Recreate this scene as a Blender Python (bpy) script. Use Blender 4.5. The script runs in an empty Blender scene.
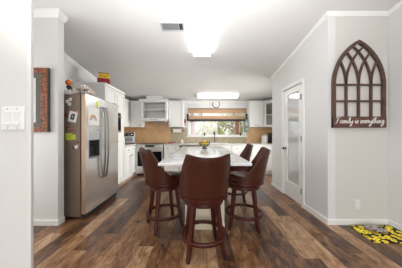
import bpy, math, random
from mathutils import Vector, Matrix
random.seed(7)
S = bpy.context.scene
COL = S.collection
PI = math.pi

# ------------------------------------------------------------ camera, world, sun, exposure
cam_d = bpy.data.cameras.new('camera'); cam_d.sensor_width = 36; cam_d.lens = 15.67; cam_d.shift_x = 0.0025
cam_d.clip_start = 0.05
cam = bpy.data.objects.new('camera', cam_d); COL.objects.link(cam)
cam.location = (0, 0, 1.2); cam.rotation_euler = (PI/2, 0, 0); S.camera = cam

W = bpy.data.worlds.new('sky'); S.world = W; W.use_nodes = True
bg = W.node_tree.nodes['Background']; bg.inputs[0].default_value = (0.93, 0.965, 1.0, 1); bg.inputs[1].default_value = .6

sun_d = bpy.data.lights.new('sun', 'SUN'); sun_d.energy = 2.8; sun_d.angle = 0.03; sun_d.color = (1, .95, .86)
sun = bpy.data.objects.new('sun', sun_d); COL.objects.link(sun)
sun.rotation_euler = Vector((-0.75, 0.25, -0.9)).to_track_quat('-Z', 'Y').to_euler()

# unseen fill lamp added behind the camera to brighten the room
da = bpy.data.lights.new('rear_fill', 'AREA'); da.shape = 'RECTANGLE'; da.size = 2.6; da.size_y = 2.4; da.energy = 52
da.color = (.98, .99, 1)
dao = bpy.data.objects.new('rear_fill', da); COL.objects.link(dao)
dao.location = (.3, -4.3, 1.5); dao.rotation_euler = (PI/2, 0, .08)

# invented uplight at the camera, added to brighten the ceiling
fl = bpy.data.lights.new('ceiling_uplight_fill', 'AREA'); fl.shape = 'DISK'; fl.size = .6; fl.spread = 1.9; fl.energy = 36; fl.color = (.985, .995, 1)
flo = bpy.data.objects.new('ceiling_uplight_fill', fl); COL.objects.link(flo)
flo.location = (0.0, 0.0, 1.2); flo.rotation_euler = (PI - .42, 0, 0)

# fill lamp added out of view in the left hall, no real source
hl = bpy.data.lights.new('hall_fill', 'AREA'); hl.shape = 'RECTANGLE'; hl.size = .9; hl.size_y = 1.9; hl.energy = 14; hl.color = (.97, .985, 1)
hlo = bpy.data.objects.new('hall_fill', hl); COL.objects.link(hlo)
hlo.location = (-3.45, 1.55, 1.35); hlo.rotation_euler = (PI/2, 0, -PI/2)

# extra lamp added out of sight behind the pantry to lift the left cabinets
kd = bpy.data.lights.new('kitchen_side_fill', 'AREA'); kd.shape = 'RECTANGLE'; kd.size = .75; kd.size_y = 1.8; kd.energy = 17; kd.spread = 1.5; kd.color = (1, .99, .97)
kdo = bpy.data.objects.new('kitchen_side_fill', kd); COL.objects.link(kdo)
kdo.location = (2.58, 4.5, 1.15); kdo.rotation_euler = (PI/2, 0, PI/2)

S.view_settings.view_transform = 'Standard'; S.view_settings.look = 'None'
S.view_settings.gamma = 1; S.view_settings.use_curve_mapping = False
S.view_settings.exposure = 0.98

# ------------------------------------------------------------ materials
def srgb(r, g, b):
    f = lambda c: (c/255/12.92) if c/255 <= .04045 else ((c/255+.055)/1.055)**2.4
    return (f(r), f(g), f(b), 1)
def newmat(name):
    m = bpy.data.materials.new(name); m.use_nodes = True
    nt = m.node_tree; return m, nt, nt.nodes['Principled BSDF']
def N(nt, t, **kw):
    n = nt.nodes.new(t)
    for k, v in kw.items():
        if k.startswith('i_'): n.inputs[k[2:].replace('_', ' ')].default_value = v
        else: setattr(n, k, v)
    return n
def mat(name, c, rough=.5, metal=0, var=.05, scale=8, bump=0, spec=.5, coat=0, stretch=None, c2=None):
    """principled with a gentle noise variation of colour"""
    m, nt, b = newmat(name)
    co = N(nt, 'ShaderNodeTexCoord'); mp = N(nt, 'ShaderNodeMapping')
    if stretch: mp.inputs['Scale'].default_value = stretch
    nt.links.new(co.outputs['Object'], mp.inputs[0])
    no = N(nt, 'ShaderNodeTexNoise', i_Scale=scale, i_Detail=4.0); nt.links.new(mp.outputs[0], no.inputs[0])
    mx = N(nt, 'ShaderNodeMixRGB'); nt.links.new(no.outputs[0], mx.inputs[0])
    if c2 is None:
        mx.inputs[1].default_value = [min(1, x*(1-var)) for x in c[:3]]+[1]
        mx.inputs[2].default_value = [min(1, x*(1+var)) for x in c[:3]]+[1]
    else:
        rp = N(nt, 'ShaderNodeValToRGB'); rp.color_ramp.elements[0].position = .35; rp.color_ramp.elements[1].position = .65
        nt.links.new(no.outputs[0], rp.inputs[0]); nt.links.new(rp.outputs[0], mx.inputs[0])
        mx.inputs[1].default_value = c; mx.inputs[2].default_value = c2
    nt.links.new(mx.outputs[0], b.inputs['Base Color'])
    b.inputs['Roughness'].default_value = rough; b.inputs['Metallic'].default_value = metal
    b.inputs['Specular IOR Level'].default_value = spec; b.inputs['Coat Weight'].default_value = coat
    b.inputs['Coat Roughness'].default_value = .15
    if bump:
        bp = N(nt, 'ShaderNodeBump', i_Strength=bump, i_Distance=.01)
        nt.links.new(no.outputs[0], bp.inputs['Height']); nt.links.new(bp.outputs[0], b.inputs['Normal'])
    return m
def emit(name, c, s):
    m, nt, b = newmat(name)
    b.inputs['Base Color'].default_value = (.9, .9, .9, 1)
    b.inputs['Emission Color'].default_value = c; b.inputs['Emission Strength'].default_value = s
    return m
def glass(name, tint, rough=.02, mixf=.12, diffuse=None):
    m, nt, b = newmat(name)
    tr = N(nt, 'ShaderNodeBsdfTransparent'); tr.inputs[0].default_value = tint
    if diffuse is None:
        sh = N(nt, 'ShaderNodeBsdfGlossy'); sh.inputs[1].default_value = rough
        out = sh.outputs[0]
    else:
        b.inputs['Base Color'].default_value = diffuse; b.inputs['Roughness'].default_value = rough; b.inputs['Metallic'].default_value = .35 if 'reflective' in name else 0; out = b.outputs[0]
    mx = N(nt, 'ShaderNodeMixShader'); mx.inputs[0].default_value = mixf
    nt.links.new(tr.outputs[0], mx.inputs[1]); nt.links.new(out, mx.inputs[2])
    nt.links.new(mx.outputs[0], nt.nodes['Material Output'].inputs[0])
    return m

def floor_mat():
    m, nt, b = newmat('rustic_plank_floor')
    L = nt.links.new
    co = N(nt, 'ShaderNodeTexCoord'); sp = N(nt, 'ShaderNodeSeparateXYZ'); L(co.outputs['Object'], sp.inputs[0])
    def M(op, a, bb=None):
        n = N(nt, 'ShaderNodeMath', operation=op)
        for i, v in enumerate((a, bb)):
            if v is None: continue
            if isinstance(v, (int, float)): n.inputs[i].default_value = v
            else: L(v, n.inputs[i])
        return n.outputs[0]
    w, ln = .165, 1.22
    xs = M('DIVIDE', sp.outputs[0], w); xi = M('FLOOR', xs); xf = M('FRACT', xs)
    wn0 = N(nt, 'ShaderNodeTexWhiteNoise', noise_dimensions='1D'); L(xi, wn0.inputs['W'])
    ys = M('ADD', M('DIVIDE', sp.outputs[1], ln), M('MULTIPLY', wn0.outputs[0], 5.0)); yi = M('FLOOR', ys); yf = M('FRACT', ys)
    cb = N(nt, 'ShaderNodeCombineXYZ'); L(xi, cb.inputs[0]); L(yi, cb.inputs[1])
    wn = N(nt, 'ShaderNodeTexWhiteNoise', noise_dimensions='3D'); L(cb.outputs[0], wn.inputs[0])
    # grain
    off = N(nt, 'ShaderNodeVectorMath', operation='SCALE'); L(wn.outputs['Color'], off.inputs[0]); off.inputs['Scale'].default_value = 30
    ad = N(nt, 'ShaderNodeVectorMath', operation='ADD'); L(co.outputs['Object'], ad.inputs[0]); L(off.outputs[0], ad.inputs[1])
    mp = N(nt, 'ShaderNodeMapping'); mp.inputs['Scale'].default_value = (5.5, 2.2, 1); L(ad.outputs[0], mp.inputs[0])
    g1 = N(nt, 'ShaderNodeTexNoise', i_Scale=2.2, i_Detail=6.0, i_Roughness=.7, i_Distortion=.9); L(mp.outputs[0], g1.inputs[0])
    mp2 = N(nt, 'ShaderNodeMapping'); mp2.inputs['Scale'].default_value = (40, 4, 1); L(ad.outputs[0], mp2.inputs[0])
    g2 = N(nt, 'ShaderNodeTexNoise', i_Scale=2.0, i_Detail=3.0); L(mp2.outputs[0], g2.inputs[0])
    v = M('ADD', M('ADD', M('MULTIPLY', wn.outputs[0], .36), M('MULTIPLY', g1.outputs[0], .8)), M('MULTIPLY', g2.outputs[0], .28))
    rp = N(nt, 'ShaderNodeValToRGB'); L(v, rp.inputs[0])
    e = rp.color_ramp.elements
    e[0].position = .46; e[0].color = srgb(38, 25, 19)
    e[1].position = 1.0; e[1].color = srgb(190, 158, 124)
    for p, c in ((.59, (74, 48, 34)), (.7, (114, 77, 50)), (.82, (146, 108, 74))):
        k = e.new(p); k.color = srgb(*c)
    edge = M('MAXIMUM', M('LESS_THAN', xf, .018), M('LESS_THAN', yf, .003))
    mx = N(nt, 'ShaderNodeMixRGB'); L(M('MULTIPLY', edge, .6), mx.inputs[0]); L(rp.outputs[0], mx.inputs[1]); mx.inputs[2].default_value = srgb(35, 22, 15)
    L(mx.outputs[0], b.inputs['Base Color'])
    rr = N(nt, 'ShaderNodeMapRange'); L(g1.outputs[0], rr.inputs[0]); rr.inputs[3].default_value = .2; rr.inputs[4].default_value = .42
    L(rr.outputs[0], b.inputs['Roughness'])
    bp = N(nt, 'ShaderNodeBump', i_Strength=.12, i_Distance=.004); L(g2.outputs[0], bp.inputs['Height']); L(bp.outputs[0], b.inputs['Normal'])
    return m
def tile_mat(name, c1, c2, mortar, sx=.1, sz=.1):
    m, nt, b = newmat(name); L = nt.links.new
    co = N(nt, 'ShaderNodeTexCoord'); mp = N(nt, 'ShaderNodeMapping'); mp.inputs['Rotation'].default_value = (PI/2, 0, 0)
    L(co.outputs['Object'], mp.inputs[0])
    br = N(nt, 'ShaderNodeTexBrick', i_Scale=1.0, i_Mortar_Size=.0025, i_Brick_Width=sx, i_Row_Height=sz, offset=0.0)
    br.inputs['Color1'].default_value = c1; br.inputs['Color2'].default_value = c2; br.inputs['Mortar'].default_value = mortar
    L(mp.outputs[0], br.inputs[0])
    no = N(nt, 'ShaderNodeTexNoise', i_Scale=14.0, i_Detail=3.0); L(co.outputs['Object'], no.inputs[0])
    mx = N(nt, 'ShaderNodeMixRGB', blend_type='OVERLAY'); mx.inputs[0].default_value = .3
    L(br.outputs[0], mx.inputs[1]); L(no.outputs[0], mx.inputs[2]); L(mx.outputs[0], b.inputs['Base Color'])
    b.inputs['Roughness'].default_value = .3
    return m
def marble_mat():
    m, nt, b = newmat('white_stone_top'); L = nt.links.new
    co = N(nt, 'ShaderNodeTexCoord')
    no = N(nt, 'ShaderNodeTexNoise', i_Scale=2.5, i_Detail=8.0, i_Distortion=1.5); L(co.outputs['Object'], no.inputs[0])
    rp = N(nt, 'ShaderNodeValToRGB'); e = rp.color_ramp.elements; L(no.outputs[0], rp.inputs[0])
    e[0].position = .46; e[0].color = srgb(216, 217, 218); e[1].position = .56; e[1].color = srgb(220, 220, 219)
    k = e.new(.5); k.color = srgb(190, 194, 198)
    L(rp.outputs[0], b.inputs['Base Color']); b.inputs['Roughness'].default_value = .09
    return m
def mat_flowers():
    m, nt, b = newmat('yellow_flower_mat'); L = nt.links.new
    co = N(nt, 'ShaderNodeTexCoord')
    no = N(nt, 'ShaderNodeTexNoise', i_Scale=30.0, i_Detail=2.0); L(co.outputs['Object'], no.inputs[0])
    sc = N(nt, 'ShaderNodeVectorMath', operation='SCALE'); sc.inputs['Scale'].default_value = .02; L(no.outputs['Color'], sc.inputs[0])
    ad = N(nt, 'ShaderNodeVectorMath', operation='ADD'); L(co.outputs['Object'], ad.inputs[0]); L(sc.outputs[0], ad.inputs[1])
    vo = N(nt, 'ShaderNodeTexVoronoi', i_Scale=17.0, voronoi_dimensions='2D'); L(ad.outputs[0], vo.inputs[0])
    rp = N(nt, 'ShaderNodeValToRGB'); rp.color_ramp.interpolation = 'CONSTANT'; L(vo.outputs['Distance'], rp.inputs[0])
    e = rp.color_ramp.elements
    e[0].position = 0; e[0].color = srgb(120, 70, 15); e[1].position = .47; e[1].color = srgb(20, 17, 14)
    for p, c in ((.09, (226, 172, 36)), (.18, (248, 226, 62))):
        k = e.new(p); k.color = srgb(*c)
    L(rp.outputs[0], b.inputs['Base Color']); b.inputs['Roughness'].default_value = .85
    return m
def steel_mat(name, c=(190, 190, 188), rough=.3, metal=1):
    m, nt, b = newmat(name); L = nt.links.new
    co = N(nt, 'ShaderNodeTexCoord'); mp = N(nt, 'ShaderNodeMapping'); mp.inputs['Scale'].default_value = (2, 2, 60)
    L(co.outputs['Object'], mp.inputs[0])
    no = N(nt, 'ShaderNodeTexNoise', i_Scale=4.0, i_Detail=3.0); L(mp.outputs[0], no.inputs[0])
    rr = N(nt, 'ShaderNodeMapRange'); rr.inputs[3].default_value = rough-.02; rr.inputs[4].default_value = rough+.03; L(no.outputs[0], rr.inputs[0])
    L(rr.outputs[0], b.inputs['Roughness']); b.inputs['Base Color'].default_value = srgb(*c); b.inputs['Metallic'].default_value = metal
    return m

MT = dict(
    wall=mat('white_wall_paint', srgb(222, 222, 221), .55, var=.012, scale=3, bump=.03),
    alcove=mat('shade_tinted_wall_paint', srgb(212, 209, 204), .6, var=.012, scale=3, bump=.03),  # white wall paint darkened: the alcove's shade is put into the colour
    ceil=mat('ceiling_paint', srgb(226, 225, 224), .7, var=.015, scale=2),
    entry=mat('streaked_white_panel', srgb(224, 223, 219), .6, var=.03, scale=6, stretch=(3, 3, .5), bump=.06),
    trim=mat('white_trim_paint', srgb(238, 238, 236), .35, var=.01),
    cab=mat('white_cabinet_paint', srgb(234, 234, 231), .35, var=.012),
    cab_in=mat('grey_cabinet_lining', srgb(196, 194, 188), .5, var=.03),
    olive=mat('olive_cabinet_lining', srgb(158, 152, 118), .6, var=.05),
    cream=mat('cream_island_paint', srgb(226, 216, 192), .4, var=.015),
    floor=floor_mat(),
    tan=tile_mat('tan_wall_tile', srgb(222, 178, 130), srgb(230, 188, 142), srgb(212, 168, 124), .15, .15),
    beige=tile_mat('beige_grey_wall_tile', srgb(180, 165, 136), srgb(190, 174, 144), srgb(168, 154, 128), .08, .08),
    counter=mat('light_grey_laminate', srgb(206, 203, 196), .25, var=.06, scale=60),
    marble=marble_mat(),
    steel=steel_mat('brushed_steel', (222, 222, 220)),
    fsteel=steel_mat('fridge_steel', (228, 228, 227), .22, .8),
    hsteel=steel_mat('handle_steel', (140, 140, 142), .28),
    fside=mat('taupe_painted_metal', srgb(134, 121, 108), .32, metal=.35, var=.04, scale=3),
    edge=mat('tan_reflection_edge', srgb(205, 178, 152), .3, metal=.7, var=.02),  # steel door edge with its tan reflection painted into the colour
    chrome=mat('chrome', srgb(215, 215, 215), .12, metal=1, var=.01),
    nickel=mat('dark_nickel', srgb(95, 92, 88), .3, metal=1, var=.02),
    black=mat('black_plastic', srgb(24, 24, 26), .35, var=.05),
    bglass=mat('black_oven_glass', srgb(14, 14, 16), .12, var=.03, spec=.2),
    ovenwin=mat('smoked_oven_glass', srgb(10, 10, 12), .3, var=.03, spec=.12),
    dgrey=mat('dark_grey_plastic', srgb(62, 65, 70), .4, var=.04),
    mgrey=mat('mid_grey_plastic', srgb(140, 143, 146), .4, var=.04),
    lgrey=mat('light_grey_plastic', srgb(190, 193, 195), .4, var=.03),
    white=mat('white_plastic', srgb(240, 240, 238), .35, var=.01),
    paper=mat('white_paper', srgb(238, 238, 235), .8, var=.015),
    leather=mat('brown_leather', srgb(68, 30, 17), .34, var=.25, scale=25, bump=.08, spec=.4),
    mahog=mat('mahogany_wood', srgb(66, 18, 9), .34, var=.3, scale=5, stretch=(8, 8, 1), coat=.1),
    rust=mat('rustic_orange_wood', srgb(172, 92, 44), .6, scale=30, c2=srgb(66, 44, 30), bump=.2),
    barkw=mat('dark_weathered_wood', srgb(74, 66, 54), .7, var=.2, scale=30),
    decor=mat('weathered_brown_wood', srgb(96, 70, 58), .7, scale=16, c2=srgb(74, 56, 45), bump=.1),
    reddec=mat('reddish_worn_wood', srgb(110, 70, 58), .7, scale=14, c2=srgb(80, 58, 46)),
    bamboo=mat('woven_tan_fabric', srgb(176, 144, 112), .8, var=.2, scale=20, stretch=(1, 1, 14)),
    rod=mat('brown_wood_rail', srgb(120, 82, 58), .5, var=.1),
    band=mat('blue_black_band', srgb(38, 42, 56), .7, var=.1),
    red=mat('red_cloth', srgb(170, 34, 44), .7, var=.15),
    maroon=mat('red_lacquer', srgb(150, 26, 42), .35, var=.2, scale=20),
    yellow=mat('yellow_paint', srgb(238, 196, 40), .4, var=.1),
    lemon=mat('lemon_skin', srgb(246, 205, 40), .4, var=.06, scale=40, bump=.06),
    orange=mat('orange_ceramic', srgb(206, 112, 40), .4, var=.2, scale=20),
    shells=mat('pale_dried_petals', srgb(240, 236, 230), .7, scale=30, c2=srgb(206, 186, 172)),
    stem=mat('dry_stem', srgb(140, 112, 84), .8, var=.2),
    towel=mat('green_white_towel', srgb(196, 208, 190), .9, scale=12, c2=srgb(58, 98, 70), stretch=(1, 1, .5)),
    lime=mat('lime_paper', srgb(202, 222, 70), .7, var=.05),
    photo=mat('photo_print', srgb(40, 34, 62), .4, scale=34, c2=srgb(186, 136, 112)),
    ink=mat('black_ink', srgb(52, 54, 58), .7, var=.1),
    leaf=mat('green_leaf', srgb(86, 112, 54), .6, var=.3, scale=6),
    olivebush=mat('yellow_green_foliage', srgb(150, 152, 78), .7, var=.25, scale=4),
    palehedge=mat('pale_spring_foliage', srgb(196, 186, 134), .8, scale=1.2, c2=srgb(150, 144, 104)),
    bark=mat('grey_brown_bark', srgb(150, 130, 110), .9, var=.2, scale=12),
    lawn=mat('spring_lawn', srgb(160, 170, 96), .95, scale=3, c2=srgb(190, 186, 136)),
    fence=mat('weathered_fence', srgb(196, 180, 158), .9, var=.15, scale=10, stretch=(8, 8, 1)),
    cedar=mat('red_cedar_post', srgb(122, 72, 52), .8, var=.15, scale=6, stretch=(8, 8, 1)),
    mat=mat_flowers(),
    bundle=mat('grey_brown_cloth', srgb(190, 184, 184), .9, scale=24, c2=srgb(112, 90, 84)),
    bottle=mat('dark_green_glass', srgb(30, 42, 34), .1, var=.05),
    lens=emit('lit_acrylic_lens', (1, .995, .985, 1), 3.4), lens2=emit('bright_acrylic_lens', (1, .995, .985, 1), 4.5),
    pane=glass('window_glass', (1, 1, 1, 1), .02, .06),
    frost=glass('reflective_door_glass', (.9, .91, .92, 1), .05, .8, srgb(226, 228, 229)),
    cabglass=glass('cabinet_glass', (1, 1, 1, 1), .05, .1),
    dial=mat('clock_face', srgb(238, 238, 232), .5, var=.01),
    pewter=mat('pewter_rim', srgb(96, 98, 100), .4, metal=.6, var=.05),
    coffee=mat('dark_violet_enamel', srgb(58, 48, 62), .25, var=.1),
    pink=mat('pink_paint', srgb(228, 140, 150), .6, var=.05), sky=mat('blue_paint', srgb(110, 170, 220), .6, var=.05),
    canvas=mat('pale_art_print', srgb(226, 228, 228), .6, scale=5, c2=srgb(204, 208, 210)),
    liner=mat('grey_frame_liner', srgb(92, 88, 80), .7, var=.15, scale=20),
)

# ------------------------------------------------------------ mesh helpers
class MB:
    def __init__(s): s.v = []; s.f = []
    def add(s, vs, fs):
        o = len(s.v); s.v += [tuple(p) for p in vs]; s.f += [tuple(i+o for i in f) for f in fs]; return s
    def box(s, x0, x1, y0, y1, z0, z1, M=None):
        vs = [Vector((x, y, z)) for z in (z0, z1) for y in (y0, y1) for x in (x0, x1)]
        if M: vs = [M @ p for p in vs]
        return s.add(vs, [(0, 2, 3, 1), (4, 5, 7, 6), (0, 1, 5, 4), (2, 6, 7, 3), (0, 4, 6, 2), (1, 3, 7, 5)])
    def prism(s, poly, z0, zt):
        n = len(poly); zt_ = zt if callable(zt) else (lambda x, y: zt); z0_ = z0 if callable(z0) else (lambda x, y: z0)
        vs = [(x, y, z0_(x, y)) for x, y in poly] + [(x, y, zt_(x, y)) for x, y in poly]
        return s.add(vs, [tuple(reversed(range(n))), tuple(range(n, 2*n))] + [(i, (i+1) % n, n+(i+1) % n, n+i) for i in range(n)])
    def lathe(s, prof, c=(0, 0, 0), n=20, M=None, caps=True):
        vs = []; fs = []
        for r, z in prof:
            for k in range(n):
                a = 2*PI*k/n; p = Vector((r*math.cos(a), r*math.sin(a), z))
                if M: p = M @ p
                vs.append(p + Vector(c))
        m = len(prof)
        for i in range(m-1):
            for k in range(n): fs.append((i*n+k, i*n+(k+1) % n, (i+1)*n+(k+1) % n, (i+1)*n+k))
        if caps and prof[0][0] > 1e-5: fs.append(tuple(reversed(range(n))))
        if caps and prof[-1][0] > 1e-5: fs.append(tuple(range((m-1)*n, m*n)))
        return s.add(vs, fs)
    def tube(s, pts, r, n=8, closed=False):
        pts = [Vector(p) for p in pts]; rs = r if isinstance(r, (list, tuple)) else [r]*len(pts)
        vs = []; fs = []; m = len(pts); up = None
        for i, p in enumerate(pts):
            a = pts[(i-1) % m] if (closed or i > 0) else p; b = pts[(i+1) % m] if (closed or i < m-1) else p
            t = (b-a).normalized()
            if up is None: up = Vector((0, 0, 1)) if abs(t.z) < .9 else Vector((1, 0, 0))
            u = (up - t*up.dot(t)).normalized(); w = t.cross(u); up = u
            for k in range(n):
                q = 2*PI*k/n; vs.append(p + (u*math.cos(q)+w*math.sin(q))*rs[i])
        for i in range(m if closed else m-1):
            j = (i+1) % m
            for k in range(n): fs.append((i*n+k, i*n+(k+1) % n, j*n+(k+1) % n, j*n+k))
        if not closed: fs += [tuple(reversed(range(n))), tuple(range((m-1)*n, m*n))]
        return s.add(vs, fs)
    def strip(s, pts, w, y0, y1, closed=False):
        """bar of width w swept along a line of (x,z) points, between depths y0 and y1"""
        pts = [Vector(p) for p in pts]; m = len(pts); vs = []; fs = []
        for i, p in enumerate(pts):
            a = pts[(i-1) % m] if (closed or i > 0) else p; b = pts[(i+1) % m] if (closed or i < m-1) else p
            t = (b-a).normalized(); nn = Vector((-t.y, t.x))*(w/2)
            for q, y in ((p+nn, y0), (p-nn, y0), (p-nn, y1), (p+nn, y1)): vs.append((q.x, y, q.y))
        for i in range(m if closed else m-1):
            j = (i+1) % m
            for k in range(4): fs.append((i*4+k, j*4+k, j*4+(k+1) % 4, i*4+(k+1) % 4))
        if not closed: fs += [(0, 1, 2, 3), tuple((m-1)*4+k for k in (3, 2, 1, 0))]
        return s.add(vs, fs)
    def blob(s, c, r, n=10, squash=(1, 1, 1), rough=0):
        prof = []; vs = []; fs = []; c = Vector(c)
        for i in range(n+1):
            th = PI*i/n
            for k in range(n*2):
                ph = PI*k/n; rr = r*(1+rough*(random.random()-.5))
                vs.append(c + Vector((rr*math.sin(th)*math.cos(ph)*squash[0], rr*math.sin(th)*math.sin(ph)*squash[1], rr*math.cos(th)*squash[2])))
        for i in range(n):
            for k in range(2*n): fs.append((i*2*n+k, (i+1)*2*n+k, (i+1)*2*n+(k+1) % (2*n), i*2*n+(k+1) % (2*n)))
        return s.add(vs, fs)
    def build(s, name, m, parent=None, bevel=0, smooth=False, loc=None):
        me = bpy.data.meshes.new(name); me.from_pydata(s.v, [], s.f); me.validate(); me.update()
        import bmesh
        bm = bmesh.new(); bm.from_mesh(me)
        bmesh.ops.remove_doubles(bm, verts=bm.verts, dist=1e-6)
        bmesh.ops.recalc_face_normals(bm, faces=bm.faces); bm.to_mesh(me); bm.free()
        o = bpy.data.objects.new(name, me); COL.objects.link(o)
        if parent: o.parent = parent
        if loc: o.location = loc
        me.materials.append(MT[m] if isinstance(m, str) else m)
        if bevel:
            bv = o.modifiers.new('bevel', 'BEVEL'); bv.width = bevel; bv.segments = 2; bv.limit_method = 'ANGLE'
        if smooth:
            for p in me.polygons: p.use_smooth = True
        return o
def tag(o, label, cat, group=None, kind=None):
    o['label'] = label; o['category'] = cat
    if group: o['group'] = group
    if kind: o['kind'] = kind
    return o
def thing(name, label, cat, loc=(0, 0, 0), rz=0, group=None):
    o = bpy.data.objects.new(name, None); COL.objects.link(o); o.empty_display_size = .1
    o.location = loc; o.rotation_euler = (0, 0, rz)
    return tag(o, label, cat, group)
def struct(o, label=None, cat=None):
    o['kind'] = 'structure'
    if label: o['label'] = label; o['category'] = cat
    return o
def box(name, m, x0, x1, y0, y1, z0, z1, parent=None, bevel=0): return MB().box(x0, x1, y0, y1, z0, z1).build(name, m, parent, bevel)
def copy_tree(o, parent=None):
    c = o.copy(); COL.objects.link(c); c.parent = parent
    for ch in list(o.children): copy_tree(ch, c)
    return c
def sm_curve(pts, n=6):
    P = [Vector(p) for p in pts]; P = [P[0]]+P+[P[-1]]; out = []
    for i in range(1, len(P)-2):
        for k in range(n):
            t = k/n; a, b, c, d = P[i-1:i+3]
            out.append(.5*((2*b)+(c-a)*t+(2*a-5*b+4*c-d)*t*t+(3*b-a-3*c+d)*t**3))
    out.append(P[-2]); return out

# ------------------------------------------------------------ room shell
SL = .155
cz = lambda y: 3.159 - SL*y
ctop = lambda x, y: cz(y)+.02
YB, XL, XR, XP, YP = 5.75, -2.5, 2.6, 1.69, 2.315
XA = 2.487                     # alcove right wall
YS, XS = 2.295, -1.862         # picture wall plane and its end
REAR = -4.5

o = struct(box('floor', 'floor', -3.6, 2.75, REAR, YB+.15, -.1, 0), 'dark rustic wood plank floor', 'floor')
m = MB(); m.add([(-3.6, REAR, cz(REAR)), (2.75, REAR, cz(REAR)), (2.75, YB+.15, cz(YB+.15)), (-3.6, YB+.15, cz(YB+.15)),
                 (-3.6, REAR, cz(REAR)+.12), (2.75, REAR, cz(REAR)+.12), (2.75, YB+.15, cz(YB+.15)+.12), (-3.6, YB+.15, cz(YB+.15)+.12)],
                [(0, 1, 2, 3), (4, 7, 6, 5), (0, 4, 5, 1), (1, 5, 6, 2), (2, 6, 7, 3), (3, 7, 4, 0)])
struct(m.build('ceiling', 'ceil'), 'pale sloped ceiling falling towards the kitchen', 'ceiling')
def wall(name, poly, m='wall'): return struct(MB().prism(poly, 0, ctop).build(name, m))
rect = lambda a, b, c, d: [(a, c), (b, c), (b, d), (a, d)]
wall('wall_left', rect(XL-.12, XL, YS+.1, YB))
wall('wall_front_left', rect(-3.5, XS, YS, YS+.1))
wall('wall_hall', rect(-3.6, -3.5, .88, YS+.1))
wall('wall_entry', [(-3.6, .88), (-.868, .88), (-.858, .888), (-.97, 1.02), (-3.6, 1.02)], 'entry')
wall('wall_entry_left', rect(-3.6, -3.5, REAR, .88))
wall('wall_right', rect(XR, XR+.12, 4.0, YB))
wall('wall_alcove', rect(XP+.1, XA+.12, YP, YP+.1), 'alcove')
wall('wall_alcove_right', rect(XA, XA+.12, REAR, YP))
# pantry wall with the door opening, the end return and the pantry's far wall
DY0, DY1, DZ = 2.885, 3.525, 2.06
m = MB(); m.prism(rect(XP, XP+.1, YP, DY0), 0, ctop).prism(rect(XP, XP+.1, DY1, 4.1), 0, ctop).prism(rect(XP, XP+.1, DY0, DY1), DZ, ctop)
struct(m.build('wall_pantry', 'wall'))
wall('wall_pantry_end', rect(XP+.1, XR, 4.0, 4.1))
wall('wall_pantry_inner', rect(XR-.1, XR, YP+.1, 4.0))
# back wall with the window opening
WX0, WX1, WZ0, WZ1 = -.36, 1.47, 1.14, 2.0
m = MB(); b = rect
m.prism(rect(XL-.12, WX0, YB, YB+.15), 0, ctop).prism(rect(WX1, XR+.12, YB, YB+.15), 0, ctop)
m.prism(rect(WX0, WX1, YB, YB+.15), 0, WZ0).prism(rect(WX0, WX1, YB, YB+.15), WZ1, ctop)
struct(m.build('wall_back', 'wall'))

# baseboards
def bb(name, *a): struct(box(name, 'trim', *a, bevel=.004))
bb('baseboard_front_left', -3.5, XS+.014, YS-.014, YS, 0, .075)
bb('baseboard_front_left_end', XS, XS+.014, YS, YS+.1, 0, .075)
bb('baseboard_pantry_near', XP-.014, XP, YP-.014, DY0-.06, 0, .075)
bb('baseboard_pantry_far', XP-.014, XP, DY1+.06, 4.114, 0, .075)
bb('baseboard_alcove', XP, XA, YP-.014, YP, 0, .075)
bb('baseboard_alcove_right', XA-.014, XA, REAR, YP-.014, 0, .075)
# crown trim: a sloped moulding along the wall tops
def crown(name, p, q, nx, ny, h=.075, d=.055, e0=0, e1=0):
    L_ = math.hypot(q[0]-p[0], q[1]-p[1]); tx, ty = (q[0]-p[0])/L_, (q[1]-p[1])/L_
    vs = []
    for x, y, ex in ((*p, -e0), (*q, e1)):
        for dx, dz in ((0, .015), (0, -h), (.012, -h), (d, -.018), (d, .015)):
            X, Y = x+nx*dx+tx*ex*dx, y+ny*dx+ty*ex*dx
            vs.append((X, Y, cz(Y)+dz))
    n = 5
    fs = [tuple(range(n)), tuple(reversed(range(n, 2*n)))] + [(i, n+i, n+(i+1) % n, (i+1) % n) for i in range(n)]
    struct(MB().add(vs, fs).build(name, 'trim'))
crown('trim_1', (-3.5, YS), (XS, YS), 0, -1, e1=1)
crown('trim_2', (XS, YS), (XS, YS+.1), 1, 0, e0=1)
crown('trim_3', (XL, YS+.1), (XL, YB), 1, 0)
crown('trim_4', (XP, YP), (XP, 4.1), -1, 0, .05, .033, e0=1)
crown('trim_5', (XP, YP), (XA, YP), 0, -1, .05, .033, e0=1, e1=-1)
crown('trim_6', (XA, REAR), (XA, YP), -1, 0, .05, .033, e1=-1)
crown('trim_7', (XL, YB), (XR, YB), 0, -1, .05, .035)

# ------------------------------------------------------------ window
w = bpy.data.objects.new('window_1', None); COL.objects.link(w); w.location = (.555, YB, WZ0)
struct(w, 'wide kitchen window over the sink with garden view', 'window')
m = MB(); x0, x1, z0, z1 = WX0-.555, WX1-.555, 0, WZ1-WZ0; c = .045
m.box(x0-c, x0, -.02, .15, -c, z1+c).box(x1, x1+c, -.02, .15, -c, z1+c).box(x0, x1, -.02, .15, z1, z1+c)
m.build('window_frame', 'trim', w, .004)
MB().box(x0-c-.02, x1+c+.02, -.05, .15, -c, .006).build('window_sill', 'trim', w, .004)
m = MB(); f = .03
m.box(x0, x0+f, .08, .12, .006, z1).box(x1-f, x1, .08, .12, .006, z1).box(x0, x1, .08, .12, .006, .006+f).box(x0, x1, .08, .12, z1-f, z1)
m.build('sash', 'trim', w)
MB().box(x0+f, x1-f, .098, .103, .006+f, z1-f).build('pane', 'pane', w)

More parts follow.
